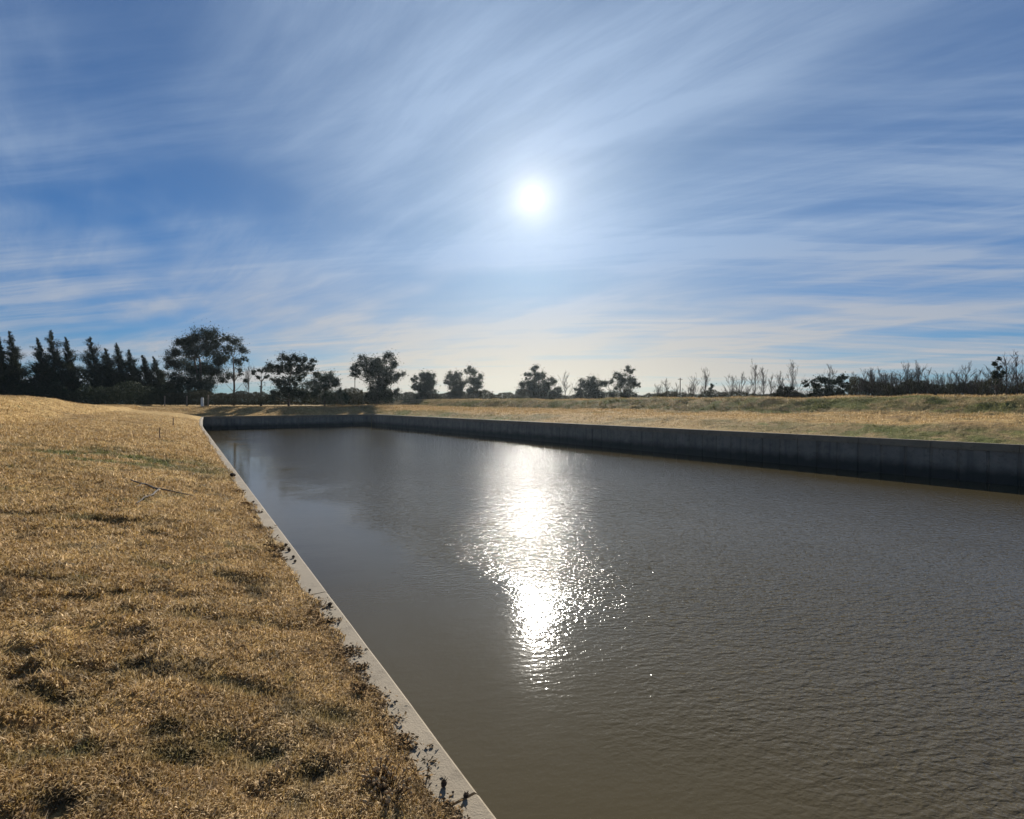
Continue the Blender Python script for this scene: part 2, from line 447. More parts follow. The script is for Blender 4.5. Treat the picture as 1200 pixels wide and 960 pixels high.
# ------------------------------------------------------------------ retaining walls
def path_wall(name, pts, side, label, wet_dir):
    """pts: (p, s) of the water-side edge; side: vector sign towards land (normal = side * left-hand normal)"""
    root = empty(name, (0, 0, 0), label, 'retaining wall', 'concrete retaining walls round the canal', 'thing')
    root.rotation_euler = (0, 0, YAW)
    P = np.array(pts, float); seg = np.diff(P, axis=0); D = np.r_[0, np.cumsum(np.hypot(*seg.T))]
    def sample(t):
        x = np.interp(t, D, P[:, 0]); y = np.interp(t, D, P[:, 1])
        i = np.clip(np.searchsorted(D, t) - 1, 0, len(seg) - 1)
        d = seg[i] / np.hypot(*seg[i].T)[:, None]
        return np.stack([x, y], 1), np.stack([-d[:, 1], d[:, 0]], 1) * side     # normal to land
    def sweep(t, prof, mat, nm, off=None, close=True):
        c, nn = sample(t); V = []; n = len(prof)
        for i in range(len(t)):
            for q, z in prof:
                o = q + (off[i] if off is not None else 0)
                V.append((c[i, 0] + nn[i, 0] * o, c[i, 1] + nn[i, 1] * o, z))
        fs = []
        for i in range(len(t) - 1):
            for j in range(n if close else n - 1):
                k = (j + 1) % n
                fs.append((i * n + j, i * n + k, (i + 1) * n + k, (i + 1) * n + j))
        if close: fs += [tuple(range(n)), tuple((len(t) - 1) * n + j for j in range(n))[::-1]]
        mb = MB(); mb.addv(V, fs); return mb.build(nm, mat, root)
    # cast cap beam in bays with thin open joints
    t = []; off = []; x = 0.0
    end = D[-1]
    ts = np.linspace(0, end, max(2, int(end / 1.5)))
    g = .018
    bay = 3.0; zt = {1: 0.0, -1: .035, 2: .018}[wet_dir]
    prof_b = [(0, -.31), (0, zt - .018), (.018, zt), (KW - .01, zt), (KW, zt - .01), (KW, -.31)]
    cap = MB(); a = 0.0
    while a < end - .05:
        b = min(a + bay, end)
        tt = np.linspace(a + .008, b - .008, 8)
        c, nn = sample(tt); V = []; n = len(prof_b); wob = .004 * (rng.random(len(tt)) - .5)
        for i in range(len(tt)):
            for q, z in prof_b:
                V.append((c[i, 0] + nn[i, 0] * (q + wob[i]), c[i, 1] + nn[i, 1] * (q + wob[i]), z))
        fs = [(i * n + j, i * n + (j + 1) % n, (i + 1) * n + (j + 1) % n, (i + 1) * n + j) for i in range(len(tt) - 1) for j in range(n)]
        fs += [tuple(range(n)), tuple((len(tt) - 1) * n + j for j in range(n))[::-1]]
        cap.addv(V, fs); a = b
    cap.build('cap_beam', M['cap'], root)
    # sheet-pile panels: 1 m boards with recessed joints
    t = []; off = []
    for kx in np.arange(0, end, 1.0):
        for dt, o in ((.0, .09), (.035, .09), (.06, .045), (.5, .035), (.94, .045), (.965, .09)):
            if kx + dt <= end: t.append(kx + dt); off.append(o + (.012 * rng.random() if o < .08 else 0))
    sweep(np.array(t), [(0, -.312), (0, -2.4), (0, -4.6)], M['wall'], 'panel_facing', np.array(off), close=False)
    return root
sL = np.r_[np.arange(SBACK - 40, 40, 6), np.arange(40, SEND, 3), SEND, SEND + KW - .005]
path_wall('retaining_wall', [(float(pL(s)), s) for s in sL], 1, 'near concrete retaining wall whose pale kerb top runs along the dry lawn', 1)
path_wall('retaining_wall', [(float(pR(s)), s) for s in np.r_[np.arange(SBACK - 40, SEND, 8), SEND, SEND + KW - .005]], -1, 'long dark panelled concrete wall on the far side of the water below the grassy embankment', -1)
path_wall('retaining_wall', [(float(pL(SEND)) - .1, SEND), (float(pR(SEND)) + .1, SEND)], 1, 'short shaded concrete wall closing the far end of the canal', 2)

# ------------------------------------------------------------------ grass
def blades(x, y, z, scale, sw_attr=None, flat=(32, 88), len_rng=(.018, .054), wid=.0029):
    n = len(x); az = rng.random(n) * 2 * np.pi; lean = np.radians(rng.uniform(*flat, n)); Lb = rng.uniform(*len_rng, n) * scale
    w = wid * scale * rng.uniform(.6, 1.4, n)
    ca, sa = np.cos(az), np.sin(az)
    l1 = lean * .55; l2 = np.minimum(lean * 1.35, R(105))
    m = np.stack([x + ca * np.sin(l1) * Lb * .5, y + sa * np.sin(l1) * Lb * .5, z + np.cos(l1) * Lb * .5], 1)
    t = m + np.stack([ca * np.sin(l2), sa * np.sin(l2), np.cos(l2)], 1) * (Lb * .5)[:, None]
    b = np.stack([x, y, z - .006], 1)
    tw = rng.uniform(-.8, .8, n); sx = np.stack([-np.sin(az + tw), np.cos(az + tw), np.zeros(n)], 1) * w[:, None]
    return np.stack([b - sx, b + sx, m - sx * .8, m + sx * .8, t], 1)
def near_grass(n):
    r = 1.2 * np.exp(rng.random(n) * math.log(62 / 1.2)); a = rng.uniform(R(-72), R(14), n)
    x = r * np.sin(a); y = r * np.cos(a)
    p, s = to_ps(x, y); ql = pL(s) - KW - p
    fr = .04 + .16 * fbm(s * 2.3, s * .0 + 3, 3) ** 2 * 1.2           # ragged creeping edge over the kerb
    tuft = fbm(x * 3.4 + 50, y * 3.4, 3); big = fbm(x * .9, y * .9 + 12, 3)
    keep = (ql > -fr + .05) & (s < SEND) & (rng.random(n) < sstep(.30, .50, tuft) * .45 + .55)
    x, y, r, tuft, big, ql = [q[keep] for q in (x, y, r, tuft, big, ql)]
    sc = np.clip((r / 3.2), .62, 9) ** .52 * (.72 + .56 * tuft) * (.8 + .4 * big)
    z = np.where(ql > 0, height(x, y), 0.0)
    return blades(x, y, z, sc), sward_of(x, y)
def rank_tufts(n):
    w = np.array([h[2] * h[3] / (h[0] ** 2 + h[1] ** 2) ** .75 for h in HOLES]); i = rng.choice(len(HOLES), n, p=w / w.sum()); H_ = np.array(HOLES)[i]
    q = rng.normal(size=(n, 2)) * .75; x = H_[:, 0] + q[:, 0] * H_[:, 2]; y = H_[:, 1] + q[:, 1] * H_[:, 3]
    k_ = rng.random(n) < sstep(.36, .58, fbm(x * 5 + 9, y * 5, 3)) * sstep(.34, .5, fbm(x * 11, y * 11 + 4, 2)); x, y = x[k_], y[k_]
    p, s = to_ps(x, y); k_ = p < pL(s) - KW; x, y = x[k_], y[k_]; r = np.hypot(x, y)
    return blades(x, y, height(x, y), np.clip(r / 3.2, .7, 9) ** .5 * 1.15, flat=(15, 75)), tuft_of(x, y)
V, A = near_grass(1100000); V2, A2 = rank_tufts(70000); V = np.concatenate([V, V2]); A = np.concatenate([A, A2])
tag(quads_mesh('grass', V, M['blade_far'], kpts=5, attr=A), 'short dry straw coloured grass on the near lawn', 'grass', kind='stuff')
def far_grass(n):
    s = rng.uniform(-6, SEND + 28, n); q = rng.random(n) ** .85 * 28 + .22
    p = pR(s) + KW + q; x, y = to_xy(p, s); z = height(x, y); d = np.hypot(x, y)
    V1 = blades(x, y, z, np.clip(d / 30, .8, 3) * 2.3 * (.4 + 1.2 * fbm(x * 1.2, y * 1.2, 3)), flat=(15, 75)); a1 = sward_of(x, y)
    m = n // 3; p = rng.uniform(-16, 32, m); e = rng.random(m) * 14 + .05; s = SEND + KW + e; x, y = to_xy(p, s); z = height(x, y)
    V2 = blades(x, y, z, 4.5 * (.4 + 1.0 * fbm(x * 1.2, y * 1.2, 3)), flat=(15, 75))
    return np.concatenate([V1, V2]), np.concatenate([a1, sward_of(x, y)])
V, A = far_grass(230000)
tag(quads_mesh('grass', V, M['blade_far'], kpts=5, attr=A), 'rough dry grass on the far embankment across the water', 'grass', kind='stuff')

# ------------------------------------------------------------------ foliage and trees
def leaf_cards(c, size, asp=.45, n=None, up=0.0):
    n = len(c); d = rng.normal(size=(n, 3)); d[:, 2] += up; d /= np.linalg.norm(d, axis=1)[:, None]
    e = np.cross(d, rng.normal(size=(n, 3))); e /= np.linalg.norm(e, axis=1)[:, None]
    L = (size * rng.uniform(.55, 1.5, n))[:, None]; W = L * asp
    return np.stack([c - d * L * .5, c + e * W * .5, c + d * L * .5, c - e * W * .5], 1)
def lobe_points(c, r, n, sq=.8):
    """points in an uneven lobe: sub-clumps hung in its outer shell"""
    k = max(6, int(8 * r)); q = rng.normal(size=(k, 3)); q /= np.linalg.norm(q, axis=1)[:, None]
    q *= (rng.random(k) ** .45)[:, None] * r * .82; q[:, 2] *= .95
    i = rng.integers(0, k, n); sub = rng.uniform(.20, .44, k) * r
    w = rng.normal(size=(n, 3)) * np.where(rng.random(n) < .18, 1.1, .5)[:, None]
    return np.asarray(c) + q[i] + w * sub[i][:, None]
def limb(mb, a, b, r0, r1, sag=.12, sides=5, n=5):
    a = Vector(a); b = Vector(b); L = (b - a).length; pts = []
    for i in range(n + 1):
        t = i / n; p = a.lerp(b, t); w = math.sin(t * math.pi) * L * sag
        pts.append(p + Vector((random.uniform(-.3, .3) * w, random.uniform(-.3, .3) * w, (-.6 + random.uniform(-.3, .3)) * w * .6)))
    pts[0] = a; pts[-1] = b
    mb.tube(pts, [r0 + (r1 - r0) * (i / n) ** .8 for i in range(n + 1)], sides); return pts
def broadleaf(name, depth, foot, lobes, label, leaf='euca', bark='bark', cat='tree', dens=1.0, size=.26, group='trees beyond the end of the canal', thick=1.0, stems=1, spread=1.0):
    """lobes: (px, py, r_px) of the leaf masses, spread in depth; foot: photo x of the trunk's base"""
    base = at(foot, depth, 1.1); sc = depth / F
    root = empty(name, base, label, cat, group)
    tr = MB(); pts = []
    Ls = []
    for px, py, r in lobes:
        dd = random.uniform(-1, 1) * spread * 2.2 + 0.0
        d2 = depth + dd; c = at(px, d2, zat(py, d2)); Ls.append((Vector((c.x - base.x, c.y - base.y, c.z - base.z)), r * sc * 1.14))
    top = max(l[0].z for l in Ls); H = top
    mid = [l for l in Ls]
    cx = sum(l[0].x for l in mid) / len(mid)
    for sidx in range(stems):
        ox = (sidx - (stems - 1) / 2) * .5
        forkz = H * (.34 if stems == 1 else .25); fork = Vector((cx * .35 + ox, random.uniform(-.3, .3), forkz))
        limb(tr, (ox, 0, -.3), fork, .024 * H * thick, .018 * H * thick, .05, 7)
        up = Vector((cx * .7 + ox * 2, random.uniform(-.3, .3), H * .68)); limb(tr, fork, up, .018 * H * thick, .009 * H * thick, .06, 6)
        for c, r in Ls[sidx::stems]:
            st = fork if c.z < H * .7 else up
            if c.z < forkz * 1.15: st = Vector((ox, 0, max(.2, c.z * .55)))
            limb(tr, st, c, max(.04, .3 * .018 * H + .012 * r) * thick, .02, .1, 5)
    tr.build('trunk', M[bark], root, True)
    ax = Vector((cx * .6, 0, H * .45))
    for c, r in Ls:
        nf = int(26 * dens); u = rng.random(nf)[:, None]; pts.append(leaf_cards(np.array(ax) * u + np.array(c) * (1 - u) + rng.normal(size=(nf, 3)) * r * .45, size))
        n = int((190 + 440 * r * r) * dens); pts.append(leaf_cards(lobe_points(c, r, n), size))
    quads_mesh('crown', np.concatenate(pts), M[leaf], root)
    return root

# --- the row of pointed casuarinas on the left
tips = [(-52, 400, 9), (-27, 393, 9), (0, 395, 8), (13, 389, 10), (46, 397, 9), (62, 388, 11), (79, 396, 9), (109, 396, 11), (125, 409, 8), (140, 403, 9), (154, 411, 9), (170, 417, 7), (183, 419, 8)]
words = ['first', 'second', 'third', 'fourth', 'fifth', 'sixth', 'seventh', 'eighth', 'ninth', 'tenth', 'eleventh', 'twelfth', 'last']
def casuarina(px, py, wpx, depth, label):
    base = at(px + 7, depth, 1.1); H = zat(py, depth) - base.z; sc = depth / F; Rm = wpx * sc * 2.0
    root = empty('casuarina_tree', base, label, 'tree', 'pointed casuarinas in the windbreak row')
    lean = -9 * sc; ph = random.random() * 9
    def axis(t): return np.stack([lean * t ** 1.6 + .12 * np.sin(5 * t + ph), .15 * np.sin(4 * t + ph), H * t], -1)
    mb = MB(); tt = np.linspace(0, .97, 9); mb.tube([tuple(q) for q in axis(tt)], list(.014 * H * (1 - tt) + .012), 6)
    C = []; D = []; S_ = []
    nb = 170
    for i in range(nb):
        t = .06 + .94 * (i / nb) ** .9; az = random.random() * 6.283
        rr = Rm * ((1 - t) ** .88) * (.5 + .8 * random.random() ** 1.3) * (.8 + .4 * math.sin(t * 23 + ph + az)) + .06
        rr = max(rr, .14)
        a = axis(np.array(t)); up = rr * (.35 + .5 * t) + random.uniform(0, .3)
        e = a + np.array([math.cos(az) * rr - .18 * rr, math.sin(az) * rr, up])
        if t < .93: mb.tube([tuple(a), tuple(a * .5 + e * .5 + [0, 0, -.08 * rr]), tuple(e)], [.03, .02, .008], 3, False)
        m = int(30 + 54 * rr); u = rng.random(m) ** .5
        P = a[None] * (1 - u[:, None]) + e[None] * u[:, None] + rng.normal(size=(m, 3)) * (.05 + .15 * rr)
        d = (e - a) / np.linalg.norm(e - a); d = d[None] + rng.normal(size=(m, 3)) * .45 + [-.2, 0, .25]; d /= np.linalg.norm(d, axis=1)[:, None]
        C.append(P); D.append(d)
    C = np.concatenate(C); D = np.concatenate(D); n = len(C)
    e = np.cross(D, rng.normal(size=(n, 3))); e /= np.linalg.norm(e, axis=1)[:, None]
    L = rng.uniform(.35, .85, n)[:, None] * np.clip(1.35 - 1.0 * C[:, 2:3] / H, .36, 1); W = L * .19
    mb.build('trunk', M['bark'], root, True)
    quads_mesh('crown', np.stack([C - D * L * .5, C + e * W * .5, C + D * L * .5, C - e * W * .5], 1), M['casu'], root)
for i, (px, py, w) in enumerate(tips):
    if i < 2: continue
    dep = 96 + i * 2.0
    j = i - 2
    look = ['cut by the frame edge', 'with a whippy bent top', 'broad and blunt', 'tallest of the row', 'thin with a hooked top', 'wide at the shoulders after a gap', 'narrow and short', 'slim with a sharp top', 'rounded at the top', 'small and sparse', 'next to the big eucalyptus'][j]
    casuarina(px, py, w, dep, f'dark pointed casuarina, {words[j] if j < 10 else "last"} in the windbreak row, {look}')

# undergrowth behind the left bank
def scrub(name, depth_a, depth_b, px0, px1, top, n, mat, label, size=.4, kind='stuff', cat='shrubs', wob=10, asp=.4, up=.6):
    px = rng.uniform(px0, px1, n); dep = rng.uniform(depth_a, depth_b, n)
    tp = top + wob * (fbm(px * .06 + 3, px * 0 + top, 3) - .5) * 2; py = 474 - (474 - tp) * rng.random(n) ** 1.25
    x = (px - 600) / F * dep; z = EYE + (472 - py) / F * dep; z = np.maximum(z, 1.15)
    o = quads_mesh(name, leaf_cards(np.stack([x, dep, z], 1), size, asp, up=up), M[mat])
    return tag(o, label, cat, kind=kind)
scrub('undergrowth', 97, 112, -20, 215, 452, 30000, 'casu', 'dark undergrowth filling the foot of the casuarina row', .36)
scrub('undergrowth', 92, 106, 195, 425, 458, 30000, 'bush', 'low brown scrub under the eucalyptus trees beyond the end wall', .55, wob=6, asp=.14, up=1.3)
scrub('undergrowth', 112, 130, 400, 640, 460, 44000, 'bush', 'low dark scrub between the lone trees at the start of the far embankment', .55, wob=5, asp=.14, up=1.3)
scrub('undergrowth', 120, 138, 636, 780, 462, 22000, 'bush', 'low scrub behind the embankment under the joined tree clump', .55, wob=4, asp=.14, up=1.3)

# --- eucalyptus and other leafy trees
broadleaf('eucalyptus_tree', 105, 240, [(238, 393, 10), (224, 398, 9), (250, 396, 11), (212, 404, 8), (205, 412, 8), (228, 412, 13), (246, 412, 13), (198, 424, 8), (212, 428, 11), (232, 432, 14), (250, 434, 12), (203, 444, 9), (222, 450, 12), (242, 452, 12), (258, 424, 8), (196, 455, 7), (205, 460, 9), (225, 464, 8), (214, 452, 10), (240, 462, 8)],
          'tallest broad eucalyptus with a heaped dark crown beyond the left corner of the canal', dens=1.35, thick=1.3, stems=2)
broadleaf('eucalyptus_tree', 108, 274, [(265, 395, 7), (276, 400, 8), (284, 410, 7), (270, 410, 8), (262, 420, 7), (276, 424, 7), (287, 421, 4), (282, 436, 5), (270, 440, 6), (262, 446, 6), (288, 446, 4)],
          'open feathery eucalyptus leaning out on the right side of the tallest dark one', dens=.9, thick=.7)
broadleaf('small_tree', 102, 306, [(306, 434, 3.5), (314, 434, 4), (297, 436, 3.5), (303, 443, 3), (312, 441, 3)], 'small tree with a thick dark trunk and thin tufted top left of the wide eucalyptus', dens=1.0, thick=1.6, size=.26)
broadleaf('eucalyptus_tree', 90, 338, [(334, 421, 7), (345, 421, 7), (356, 424, 7), (315, 431, 7), (325, 434, 7), (340, 433, 9), (355, 435, 9), (363, 430, 6), (368, 424, 4), (334, 447, 6), (330, 458, 8), (348, 448, 9), (342, 462, 9), (320, 464, 7), (352, 460, 9), (325, 446, 7)],
          'wide eucalyptus with a flat arm of leaves reaching left, beside the grey rounded tree', dens=1.2, thick=1.0)
broadleaf('rounded_tree', 88, 380, [(374, 442, 9), (386, 443, 9), (366, 450, 9), (380, 453, 11), (393, 450, 7), (370, 463, 9), (385, 465, 10), (398, 462, 8), (406, 466, 6), (360, 464, 7)],
          'dense rounded grey green tree right of the wide eucalyptus', leaf='grey', dens=1.7, size=.22)
broadleaf('eucalyptus_tree', 98, 441, [(427, 423, 8), (420, 431, 8), (416, 438, 6), (436, 426, 8), (455, 420, 7), (460, 427, 7), (448, 432, 9), (434, 440, 10), (440, 434, 9), (443, 424, 6), (468, 440, 7), (458, 446, 8), (446, 450, 9), (436, 458, 7), (450, 462, 9), (462, 460, 7), (441, 466, 9), (428, 464, 5), (455, 468, 8), (444, 456, 10), (455, 438, 9)],
          'eucalyptus with two rounded heads at the start of the far embankment', dens=1.2)
broadleaf('eucalyptus_tree', 118, 498, [(486, 445, 5), (497, 441, 6), (504, 440, 6), (492, 452, 8), (504, 452, 8), (498, 462, 10), (509, 463, 6), (500, 446, 8), (498, 456, 10), (486, 453, 4), (490, 466, 6)],
          'squat dark tree standing alone between the two headed eucalyptus and the close pair', dens=1.4)
broadleaf('eucalyptus_tree', 120, 532, [(528, 442, 6), (536, 441, 6), (524, 449, 4), (532, 452, 7), (541, 451, 6), (535, 462, 8), (528, 463, 4), (533, 446, 7), (538, 457, 7)],
          'shorter left one of the close pair of trees', dens=1.3)
broadleaf('eucalyptus_tree', 121, 554, [(548, 434, 5), (556, 436, 6), (562, 442, 5), (550, 446, 6), (559, 451, 6), (550, 458, 5), (560, 461, 5), (556, 446, 7), (555, 456, 6), (561, 452, 5)],
          'taller open right one of the close pair of trees', dens=1.0)
broadleaf('eucalyptus_tree', 124, 630, [(626, 432, 6), (619, 440, 5), (634, 440, 7), (612, 450, 6), (624, 450, 9), (640, 450, 7), (648, 447, 5), (654, 458, 5), (612, 461, 7), (628, 462, 10), (644, 462, 9), (630, 442, 7), (622, 456, 9), (637, 456, 9), (652, 464, 6)],
          'bushy tree with a narrow peak under the sun, alone on the far bank', dens=1.2)
broadleaf('eucalyptus_tree', 124, 688, [(682, 450, 6), (692, 446, 7), (700, 450, 6), (678, 459, 6), (690, 459, 8), (702, 460, 8), (708, 450, 5), (690, 453, 8), (696, 464, 8), (680, 465, 7)],
          'lower flat topped half of the joined clump right of the narrow peaked tree', dens=1.2)
broadleaf('eucalyptus_tree', 124, 730, [(735, 433, 5), (741, 436, 4), (722, 440, 5), (732, 444, 7), (742, 447, 6), (748, 451, 4), (716, 447, 4), (724, 455, 6), (736, 459, 6), (716, 462, 6), (744, 462, 4), (728, 448, 7), (730, 463, 7), (738, 451, 7)],
          'taller airy half of the joined clump with a leafy point on its right', dens=.9)
broadleaf('small_tree', 100, 832, [(834, 452, 2.6), (833, 456, 2.6), (830, 460, 2)], 'tiny tree with a round tuft of leaves on a thin bent stem among bare trees', size=.22, group='trees behind the far embankment')
broadleaf('bush', 92, 920, [(915, 459, 6), (924, 457, 6), (932, 461, 6), (909, 464, 6), (920, 465, 7), (938, 465, 5)], 'dark low rounded bush left of the wide dark tree behind the far embankment', 'bush', cat='bush', dens=1.6, size=.22, group='trees behind the far embankment')
broadleaf('spreading_tree', 92, 968, [(961, 446, 5), (952, 450, 6), (945, 449, 4), (968, 448, 6), (958, 458, 7), (971, 457, 8), (978, 448, 5), (985, 443, 4), (990, 441, 4), (988, 451, 6), (984, 461, 7), (996, 457, 6), (950, 463, 5), (970, 465, 7)],
          'wide dark spreading tree with a pale stem behind the far embankment', cat='tree', dens=1.3, group='trees behind the far embankment', bark='pale')
broadleaf('conifer_tree', 82, 1169, [(1170, 420, 1.8), (1165, 426, 2.5), (1170, 431, 2.2), (1167, 437, 3), (1174, 437, 2.6), (1166, 441, 3), (1172, 441, 3)], 'thin tall conifer with sparse tiers rising over the right thicket', 'casu', dens=1.0, size=.3, thick=.5, group='trees behind the far embankment')

# --- bare trees
def bare(name, px, top, depth, label, group, seed, spread=.5, n0=11, r=.011, cat='bare tree', link=True):
    random.seed(seed); base = at(px, depth, 1.1); H = zat(top, depth) - base.z
    root = empty(name, base, label, cat, group)
    tr = MB(); cr = MB()
    lean = random.uniform(-.06, .06)
    def axis(t): return Vector((lean * H * t + .03 * H * math.sin(4 * t + seed), .02 * H * math.sin(3 * t + seed * 2), H * t))
    T = [i / 7 for i in range(8)]
    tr.tube([axis(t) + Vector((0, 0, -.2 if t == 0 else 0)) for t in T], [r * H * (1 - t) ** .8 + .012 for t in T], 5)
    def grow(a, d, L, rad, lev):
        pts = [a]; p = a
        for i in range(4):
            d = (d + Vector((random.uniform(-.22, .22), random.uniform(-.22, .22), random.uniform(-.02, .2)))).normalized()
            p = p + d * L / 4; pts.append(p)
        cr.tube(pts, [rad * (1 - i / 5) + .006 for i in range(5)], 4 if lev else 4, False)
        if lev < 2:
            for q in range(random.randint(4, 6)):
                k = random.randint(1, 4); az = random.random() * 6.28
                nd = (d + Vector((math.cos(az) * .7, math.sin(az) * .7, random.uniform(0, .4)))).normalized()
                grow(pts[k], nd, L * random.uniform(.35, .6), rad * .5, lev + 1)
    for i in range(n0):
        t = .18 + .75 * (i + random.random()) / n0; az = random.random() * 6.28
        d = Vector((math.cos(az) * spread, math.sin(az) * spread, .8)).normalized()
        grow(axis(t), d, H * (1 - t * .72) * random.uniform(.35, .6), r * H * .4 * (1 - .6 * t) + .01, 0)
    tr.build('trunk', M['twig'], root, True); cr.build('crown', M['twig'], root)
    random.seed(seed + 99)
    return root
G1 = 'bare trees behind the far embankment'
for i, (px, top, dep, sp, lab) in enumerate([
    (291, 432, 118, .5, 'thin leafless tree filling the sky gap between two eucalyptus trees beyond the end wall'),
    (662, 440, 122, .5, 'thin leafless tree right beside the narrow peaked bushy tree'),
    (771, 452, 110, .6, 'lowest leafless tree at the left end of the bare row, beside a dark hut'),
    (782, 446, 108, .5, 'forked leafless tree just right of the dark hut'),
    (812, 443, 105, .5, 'leafless tree with a scatter of twigs right of the tall pole'),
    (827, 436, 102, .25, 'very thin single leafless stem beside the tiny tufted tree'),
    (858, 443, 98, .35, 'slim leafless tree left of the densest bare group'),
    (869, 440, 98, .4, 'leafless tree with upswept limbs, second in the dense bare group'),
    (884, 429, 97, .4, 'tallest wide leafless tree in the middle of the bare group'),
    (894, 436, 97, .3, 'leafless tree with a thick straight trunk right of the tallest one'),
    (903, 444, 96, .45, 'short leafless tree leaning between the straight trunk and the dark bush'),
    (913, 440, 96, .35, 'leafless tree directly behind the left edge of the dark low bush'),
    (930, 430, 95, .4, 'tall leafless tree standing up out of the dark low bush'),
    (972, 432, 95, .35, 'leafless tree rising behind the wide dark spreading tree'),
    (1066, 429, 88, .35, 'tallest leafless tree on the left half of the right thicket'),
    (1076, 430, 88, .3, 'leafless tree close beside the tallest one of the thicket'),
    (1130, 429, 86, .45, 'leafless tree with a fan of twigs midway along the right thicket'),
    (1177, 422, 82, .2, 'bare mast like tree touching the sparse conifer'),
    (1191, 418, 82, .2, 'tall bare straight tree near the right frame edge')]):
    bare('bare_tree', px, top, dep, lab, G1, 100 + i * 7, sp)
# saplings of the thicket
prot = [bare('bare_sapling', 1020 + 9 * i, 440, 90, 'thin leafless sapling in the brown thicket behind the far embankment', 'bare saplings of the thicket', 500 + i, .30, 9, .008, 'sapling') for i in range(6)]
random.seed(21)
SP = [(1000 + 205 * (i + random.random()) / 84, random.uniform(84, 98), random.uniform(.55, 1.12)) for i in range(84)] + [(760 + 240 * (i + random.random()) / 46, random.uniform(98, 106), random.uniform(.35, .78)) for i in range(46)]
for i, (px, dep, h) in enumerate(SP):
    src = prot[i % 6]; b = at(px, dep, 1.1)
    c = src.copy(); COL.objects.link(c); c.location = b; c.rotation_euler = (0, 0, random.random() * 6.28)
    c.scale = (h, h, h)
    if px < 1000: c['label'] = 'thin low leafless sapling in the gaps between the bigger bare trees'; c['group'] = 'bare saplings between the bare trees'
    for ch in src.children:
        d = ch.copy(); COL.objects.link(d); d.parent = c
scrub('thicket', 84, 98, 995, 1215, 447, 34000, 'bush', 'brown dense thicket behind the far embankment on the right', .62, wob=12, asp=.10, up=2.2)
scrub('thicket', 94, 104, 765, 1000, 460, 30000, 'bush', 'low scrub at the foot of the bare trees', .5, wob=5, asp=.12, up=1.6)

# ------------------------------------------------------------------ posts, poles, huts
def post(name, px, top, depth, w, label, cat, mat, group=None, sink=.3, capped=False):
    b = at(px, depth, None, 472); z0 = float(height(b.x, b.y)); ztop = zat(top, depth); h = ztop - z0
    m = MB()
    m.tube([(0, 0, -sink), (0, 0, h * .5), (.01 * h, 0, h - w * .4), (.01 * h, 0, h)], [w * .55, w * .5, w * .5, w * .32], 7)
    o = m.build(name, M[mat]); o.location = (b.x, b.y, z0)
    return tag(o, label, cat, group)
G2 = 'fence posts beyond the left corner of the canal'
post('fence_post', 193, 464, 92, .22, 'weathered fence post left of its fellows under the windbreak end', 'post', 'wood', G2)
post('fence_post', 219, 464, 92, .24, 'weathered fence post in the shade under the tallest eucalyptus', 'post', 'wood', G2)
post('marker_post', 237, 466, 90, .5, 'stout white marker post near the left corner of the canal', 'post', 'white')
post('fence_post', 244, 463, 92, .24, 'weathered fence post just right of the white marker post', 'post', 'wood', G2)
def pole(px, top, depth, label, arm=True, w=.11):
    b = at(px, depth, 1.1); root = empty('utility_pole', b, label, 'pole', 'distant poles on the horizon'); h = zat(top, depth) - 1.1
    m = MB(); m.tube([(0, 0, -.2), (0, 0, h)], [w, w * .7], 7); m.build('shaft', M['bark'], root)
    if arm:
        m = MB(); m.box((0, 0, h - .3), (1.1, .1, .1)); m.build('crossarm', M['bark'], root)
pole(405, 455, 125, 'short distant pole right of the grey rounded tree')
pole(416, 442, 112, 'tall bare pole left of the two headed eucalyptus', False)
pole(475, 459, 140, 'small distant pole left of the squat dark tree')
pole(568, 456, 140, 'distant pole right of the close pair of trees')
pole(577, 458, 150, 'faint distant pole farther right of the close pair of trees')
pole(797, 443, 108, 'tall thin pole between the dark hut and bare trees', True, .13)
def hut(px, depth, wpx, top, label):
    b = at(px, depth, 1.1); w = wpx * depth / F; h = zat(top, depth) - 1.1
    root = empty('hut', b, label, 'hut', 'dark huts behind the far embankment')
    m = MB(); m.box((0, 0, h * .45), (w, w * .8, h * .9)); m.build('wall', M['dark'], root)
    m = MB(); v = [(-w * .58, -w * .5, h * .88), (w * .58, -w * .5, h * .88), (w * .58, w * .5, h), (-w * .58, w * .5, h), (-w * .58, -w * .5, h * .94), (w * .58, -w * .5, h * .94), (w * .58, w * .5, h * 1.06), (-w * .58, w * .5, h * 1.06)]
    m.addv(v, [(0, 3, 2, 1), (4, 5, 6, 7), (0, 1, 5, 4), (1, 2, 6, 5), (2, 3, 7, 6), (3, 0, 4, 7)]); m.build('roof', M['dark'], root)
    m = MB(); m.box((w * .1, -w * .4 - .02, h * .36), (w * .25, .04, h * .7)); m.build('door', M['bark'], root)
hut(788, 106, 7, 462, 'small dark hut between the first bare trees and the tall pole')
hut(842, 100, 9, 464, 'low dark hut right of the tiny tufted tree')
# stakes in the lawn
def stake(px, py0, py1, label):
    g = ground(px, py1); h = (py1 - py0) / F * g.y; m = MB()
    m.tube([(0, 0, -.1), (.0, 0, h * .6), (.015 * h, 0, h)], [.022 * g.y / 22, .021 * g.y / 22, .014 * g.y / 22], 6)
    o = m.build('stake', M['wood']); o.location = g; tag(o, label, 'stake', 'survey stakes in the lawn')
stake(187, 501, 515, 'short dark wooden stake standing in the lawn, nearer to the camera')
stake(203, 490, 499, 'smaller wooden stake in the lawn farther away towards the canal corner')

